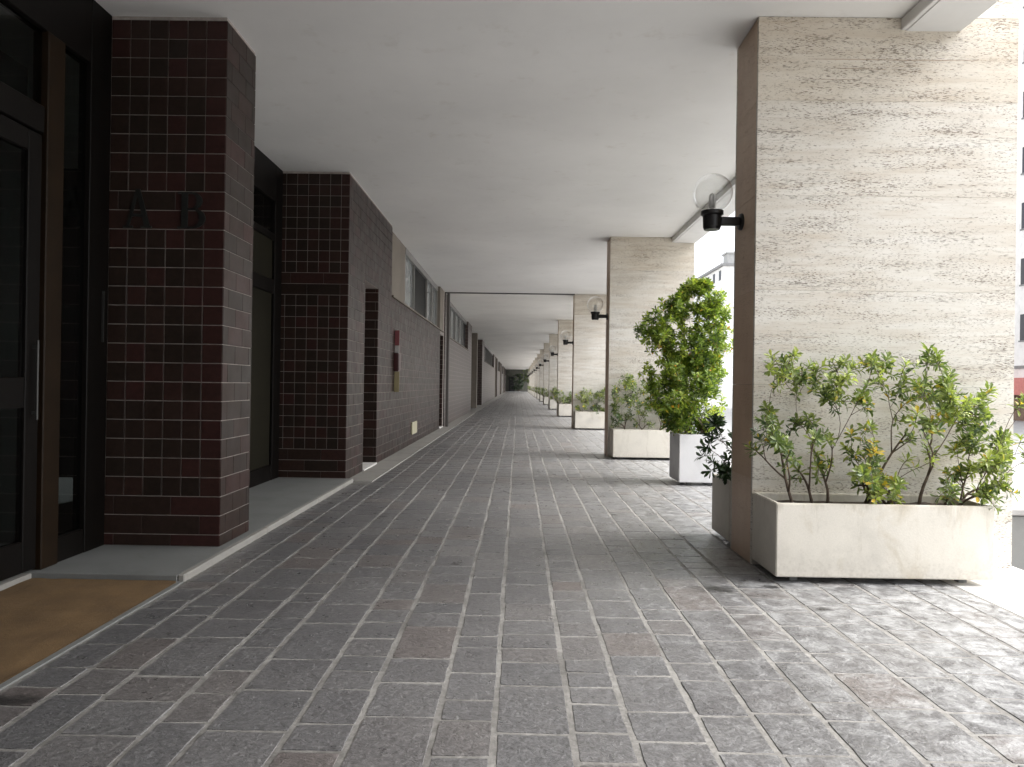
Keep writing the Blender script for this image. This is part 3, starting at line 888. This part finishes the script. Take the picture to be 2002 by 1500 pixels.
SZ = .45
T1 = [(1.6, 1.4), (1.68, 1.36), (1.75, 1.37), (1.69, 1.29), (1.83, 1.33), (1.85, 1.28), (1.8, 1.29), (1.61, 1.08), (1.58, 1.01), (1.57, .93), (1.58, .87), (1.63, .92), (1.69, .95), (1.66, .85), (1.84, 1.02), (1.81, .98), (1.86, .91), (1.84, .67), (1.64, 1.02), (1.72, 1.40)]
T2 = [(1.95, 1.34), (2.02, 1.35), (1.96, 1.27), (2.03, 1.27), (2.13, 1.38), (2.07, 1.18), (1.97, 1.18), (2.25, 1.41), (2.3, 1.41), (2.4, 1.41), (2.17, 1.35), (2.21, 1.23), (2.2, 1.14), (2.15, 1.13), (2.37, 1.25), (1.94, .82), (1.97, .77), (2.0, 1.22), (1.99, .9), (2.44, 1.22), (2.47, 1.06), (2.43, 1.36), (2.49, 1.14), (2.44, .92), (2.48, 1.30)]
T3 = [(2.15, .97), (2.11, .93), (2.22, .82), (2.24, .78), (2.11, .81), (2.18, .73), (2.1, .7), (2.25, .65), (2.25, .57), (2.34, .64), (2.35, .57), (2.39, .54), (2.52, .76), (2.62, .76), (2.3, .70), (2.2, .88)]
T4 = [(2.66, 1.43), (2.63, 1.39), (2.61, 1.28), (2.57, 1.23), (2.67, 1.27), (2.74, 1.31), (2.82, 1.35), (2.77, 1.24), (2.84, 1.31), (2.68, 1.17), (2.75, 1.16), (2.7, 1.08), (2.82, 1.15), (2.56, .96), (2.57, 1.0), (2.68, .82), (2.72, 1.22), (2.79, 1.20), (2.65, 1.22), (2.78, 1.10)]
T5 = [(2.89, 1.12), (2.97, 1.13), (3.02, 1.11), (2.93, 1.06), (3.01, 1.02), (3.12, 1.21), (3.14, 1.18), (3.23, 1.18), (3.09, .98), (3.14, .93), (3.16, .85), (3.18, .84), (3.1, .89), (3.02, .84), (2.94, .89), (2.85, .9), (3.0, .77), (2.95, .73), (3.04, .77), (2.87, .66), (2.92, .69), (2.97, .64), (3.0, .57), (2.92, .6), (2.84, .69), (2.7, .61), (2.9, .78), (2.96, .83)]
def tips3(T, seed, ymid=4.76, dy=.15):
    rs = random.Random(seed)
    out = [(x, ymid + rs.uniform(-dy, dy) + (.04 if z > 1.2 else -.03), z) for x, z in T]
    return out + [(x + rs.uniform(-.06, .06), min(y + rs.uniform(-.08, .08), 4.98), z + rs.uniform(-.07, .03)) for x, y, z in out for _ in range(rs.choice((0, 1, 1, 2)))]
gp = 'shrubs in the nearest planter'
shrub('shrub', 'leggy dark green shrub nearest the pillar corner in the first planter', [(1.78, 4.78, SZ), (1.93, 4.84, SZ)], tips3(T1, 1), 31, 'leafdark', .062, 13, .52, .015, .012, gp)
shrub('shrub', 'thin upright shrub with airy tufts against the pillar in the first planter', [(2.02, 4.82, SZ), (2.28, 4.86, SZ)], tips3(T2, 2), 32, 'leafdark', .062, 13, .58, .015, .012, gp)
shrub('shrub', 'low drooping shrub with thick brown stem amid the first planter', [(2.24, 4.72, SZ), (2.38, 4.78, SZ)], tips3(T3, 3, 4.72), 33, 'leafdark', .062, 13, .60, .04, .016, gp)
shrub('shrub', 'bushy bright crowned shrub with slanting stems in the first planter', [(2.40, 4.80, SZ), (2.52, 4.84, SZ), (2.60, 4.8, SZ)], tips3(T4, 4), 34, 'leafdark', .066, 14, .64, .02, .013, gp)
shrub('shrub', 'spreading shrub leaning out over the open end of the first planter', [(2.74, 4.78, SZ), (2.82, 4.76, SZ)], tips3(T5, 5), 35, 'leafdark', .066, 14, .60, .015, .013, gp)

# dark shrub behind the nearest pillar
rs = random.Random(9)
tp = [(rs.uniform(1.50, 1.95), rs.uniform(5.62, 6.0), rs.uniform(.52, 1.0)) for _ in range(26)] + [(1.49, 5.75, .83), (1.52, 5.7, .92), (1.50, 5.9, .72), (1.53, 5.8, .62), (1.56, 5.75, .95)]
shrub('shrub', 'dark glossy shrub poking out behind the nearest pillar', [(1.75, 5.82, SZ)], tp, 36, 'leafdeep', .085, 13, .4, 0, .012)

# tall bright shrub in the white pot
rs = random.Random(5)
tp = []
prof = [(.62, .24), (.85, .42), (1.10, .52), (1.35, .52), (1.55, .46), (1.78, .56), (2.0, .55), (2.2, .42), (2.4, .27), (2.52, .14)]
for _ in range(950):
    z = rs.uniform(.68, 2.52)
    for k in range(len(prof) - 1):
        if prof[k][0] <= z <= prof[k + 1][0]:
            t = (z - prof[k][0]) / (prof[k + 1][0] - prof[k][0]); r = prof[k][1] * (1 - t) + prof[k + 1][1] * t; break
    a = rs.uniform(0, 6.28)
    nb = .78 + .5 * noise.noise(Vector((math.cos(a) * 1.4, math.sin(a) * 1.4, z * 2.4)))
    rr = r * nb * math.sqrt(rs.uniform(.12, 1))
    if noise.noise(Vector((math.cos(a) * rr * 3.3 + 4, math.sin(a) * rr * 3.3, z * 3.2))) < -.20: continue
    cx = 2.16 + .08 * (z - 1.2)
    tp.append((cx + rr * math.cos(a) * 1.08, 9.29 + rr * math.sin(a) * .85, z))
for q in ((1.55, 9.2, 1.98), (1.60, 9.15, 2.02), (1.52, 9.25, 1.90), (1.68, 9.1, 2.14), (1.62, 9.2, 1.88), (1.70, 9.2, 1.80), (1.78, 9.2, 1.74), (1.85, 9.2, 2.24), (1.92, 9.15, 2.30), (2.0, 9.2, 2.40), (1.62, 9.15, 1.42), (1.66, 9.2, 1.36), (1.72, 9.1, 1.30), (1.75, 9.1, 1.5), (1.70, 9.1, 1.10), (1.68, 9.1, .98), (1.8, 9.1, .82), (2.17, 9.2, 2.56), (2.10, 9.25, 2.52), (2.52, 9.2, 2.32), (2.58, 9.2, 2.2)):
    tp.append(q)
for _ in range(46): tp.append((rs.gauss(1.72, .11), rs.uniform(9.0, 9.45), rs.gauss(1.92, .12)))
for _ in range(40): tp.append((rs.uniform(1.60, 2.0), rs.uniform(8.95, 9.4), rs.uniform(.95, 1.5)))
for _ in range(40): tp.append((rs.gauss(2.36, .10), rs.uniform(9.0, 9.5), rs.gauss(2.24, .10)))
for _ in range(24): tp.append((rs.gauss(1.95, .08), rs.uniform(9.05, 9.45), rs.gauss(2.22, .08)))
shrub('tall_shrub', 'tall bright green bushy shrub growing in the square white pot', [(2.22, 9.3, .58), (2.30, 9.25, .58), (2.34, 9.36, .58)], tp, 37, 'leafbright', .078, 14, .55, .012, .020, None, 4)

# grey-green shrubs of the second planter and their copies farther on
def planter_shrub(label, y, seed, n, x0, x1, top, group='shrubs in the farther planters'):
    rs = random.Random(seed)
    tp = []
    for _ in range(n):
        x = rs.uniform(x0, x1); z = .5 + (top - .5) * (rs.random() ** .75) * (.78 + .35 * noise.noise(Vector((x * 3, seed, 0))))
        tp.append((x, y + rs.uniform(-.2, .2), z))
    w = x1 - x0
    return shrub('shrub', label, [(x0 + w * f, y + .02 * k, SZ) for k, f in enumerate((.15, .4, .62, .85))], tp, seed, 'leafdark', .070, 12, .46, .01, .011, group)
sa = planter_shrub('grey green shrub in the second planter, left of the white pot', ylist(1) - .24, 51, 130, 1.58, 2.85, 1.50)
sb = planter_shrub('dark green shrub in the third planter, beyond the second pillar', ylist(2) - .24, 52, 120, 1.60, 2.85, 1.26)
sc_ = planter_shrub('low shrub in the fourth planter along the arcade', ylist(3) - .24, 53, 100, 1.40, 2.8, 1.15)
src = [sa, sb, sc_]
for i in range(4, 15):
    k = random.choice((1, 2)); o = src[k]
    c = copy_tree(o)
    c.location.y = o.location.y + (ylist(i) - ylist(k + 1))
    c['label'] = 'shrub in the planter of the %s pillar along the arcade' % far_names[i - 2]
# big plants at the far end
rs = random.Random(77)
tp = [(.15 + rs.gauss(0, .55), 121 + rs.uniform(-.4, .4), rs.uniform(.4, 2.9)) for _ in range(150)]
shrub('dark_shrub', 'big dark bush in front of the end wall of the arcade', [(.15, 121, .02)], tp, 78, 'leafdeep', .22, 9, .3, 0, .03)
tp = [(1.9 + rs.gauss(0, .75), 108 + rs.uniform(-.8, .8), rs.uniform(1.6, 3.6)) for _ in range(150)]
shrub('small_tree', 'leafy small tree at the far end, outside the last pillars', [(2.1, 108, .0)], tp, 79, 'leafdark', .20, 9, .35, 0, .05)

# ------------------------------------------------------------------ doormat
b = MB()
n, ny = 30, 60
x0, x1, y0, y1 = -2.86, -2.002, 1.4, 4.355
vs = [(x0 + (x1 - x0) * i / n, y0 + (y1 - y0) * j / ny, .012 + .004 * noise.noise(Vector((i * .35, j * .3, 0)))) for i in range(n + 1) for j in range(ny + 1)]
b.mesh(vs, [(i * (ny + 1) + j, (i + 1) * (ny + 1) + j, (i + 1) * (ny + 1) + j + 1, i * (ny + 1) + j + 1) for i in range(n) for j in range(ny)])
b.box(x0, x1, y0, y1, -.003, .005)
o = b.build('doormat', M['coir']); tag(o, 'large brown coir doormat set in front of the glass entrance', 'doormat')

# ------------------------------------------------------- buildings outside
def block(name, label, x0, x1, y0, y1, z1, floors, wy, wx, ww=1.25, wh=1.45, z_first=3.6, extra=None):
    root = thing(name, label, 'building', ((x0 + x1) / 2, (y0 + y1) / 2, -.34))
    b = MB(); b.box(x0, x1, y0, y1, -.34, z1); b.build('wall', M['facade'], root)
    b = MB(); b.box(x0 - .45, x1 + .45, y0 - .45, y1 + .45, z1 + .003, z1 + .35); b.build('roof_edge', M['roofedge'], root)
    for fl in range(floors):
        z = z_first + fl * 3.0
        for y in wy:
            b = MB(); b.box(x0 - .03, x0 - .005, y, y + ww, z, z + wh); f = b.build('window', M['farwin'], root)
            b = MB(); b.box(x0 - .08, x0 - .031, y - .05, y + ww + .05, z - .08, z - .002); b.build('sill', M['roofedge'], f)
        for x in wx:
            b = MB(); b.box(x, x + ww, y0 - .03, y0 - .005, z, z + wh); f = b.build('window', M['farwin'], root)
            b = MB(); b.box(x - .05, x + ww + .05, y0 - .08, y0 - .031, z - .08, z - .002); b.build('sill', M['roofedge'], f)
    if extra:
        b = MB(); b.box(x0 + .6, x0 + 3.2, y0 + .3, y0 + 2.6, z1 + .352, z1 + 1.9); b.box(x0 + .4, x0 + 3.4, y0 + .1, y0 + 2.8, z1 + 1.902, z1 + 2.15); b.build('roof_hut', M['street'], root)
        b = MB(); b.tube([(x0 + 1, y0 + 5, z1 + .36), (x0 + 1, y0 + 5, z1 + 3.4)], [.05, .05], 6); b.tube([(x0 + .2, y0 + 5, z1 + 3.1), (x0 + 1.8, y0 + 5, z1 + 3.1)], [.03, .03], 5); b.build('antenna', M['roofedge'], root)
    return root
bl = block('apartment_building', 'tall white apartment block across the street, past the nearest pillar', 27.0, 40, 24.0, 58, 30, 8, [28.2, 33.4, 38.72, 44, 49.2, 54], [], 1.32, 1.40, 3.97)
b = MB()
b.box(26.35, 26.99, 28, 50, 1.05, 1.95); b.build('awning', M['awning'], bl)
b = MB(); b.box(26.90, 26.99, 28, 50, -.339, 1.04); b.build('base', M['brownbase'], bl)
b = MB(); b.box(26.93, 26.994, 24.2, 57.8, 2.46, 2.62); b.build('cornice', M['roofedge'], bl)
block('white_building', 'far white building with a row of small windows under its roof edge', 30.0, 46, 109, 150, 19.1, 1, [110.4 + i * 3.4 for i in range(11)], [33 + i * 3 for i in range(4)], 1.2, 1.4, 17.3, True)

# ------------------------------------------------------------ light and sky
w = bpy.data.worlds.new('World'); scene.world = w; w.use_nodes = True
nt = w.node_tree; bg = nt.nodes['Background']
SE, SA = R(50), R(92)
sky = nt.nodes.new('ShaderNodeTexSky'); sky.sky_type = 'NISHITA'; sky.sun_disc = False
sky.sun_elevation = SE; sky.sun_rotation = SA; sky.air_density = 1.0; sky.dust_density = 3.5; sky.ozone_density = 1.0
hs = nt.nodes.new('ShaderNodeHueSaturation'); hs.inputs['Saturation'].default_value = .22
nt.links.new(sky.outputs[0], hs.inputs['Color']); nt.links.new(hs.outputs[0], bg.inputs['Color'])
bg.inputs['Strength'].default_value = .15
sl = bpy.data.lights.new('sun', 'SUN'); sl.energy = 1.15; sl.angle = R(40); sl.color = (1, .97, .93)
so = bpy.data.objects.new('sun', sl); COL.objects.link(so)
sv = Vector((math.sin(SA) * math.cos(SE), math.cos(SA) * math.cos(SE), math.sin(SE)))
so.rotation_euler = (-sv).to_track_quat('-Z', 'Y').to_euler(); so.location = (20, -10, 30)

# ------------------------------------------------------------------- camera
cam = bpy.data.cameras.new('camera'); co = bpy.data.objects.new('camera', cam); COL.objects.link(co)
cam.lens = 26.0; cam.sensor_width = 36; cam.clip_end = 2000; cam.clip_start = .05
co.matrix_world = Matrix.Translation((0, 0, 1.2)) @ Matrix.Rotation(R(.475), 4, 'Z') @ Matrix.Rotation(R(90 + .08), 4, 'X') @ Matrix.Rotation(R(.85), 4, 'Z')
scene.camera = co

vs_ = scene.view_settings
vs_.view_transform = 'Standard'; vs_.look = 'None'; vs_.gamma = 1; vs_.exposure = 1.85
scene.render.engine = 'CYCLES'
cy = scene.cycles
cy.use_denoising = True
cy.max_bounces = 12; cy.diffuse_bounces = 8; cy.glossy_bounces = 4; cy.transparent_max_bounces = 12
cy.sample_clamp_indirect = 8
cy.use_light_tree = True
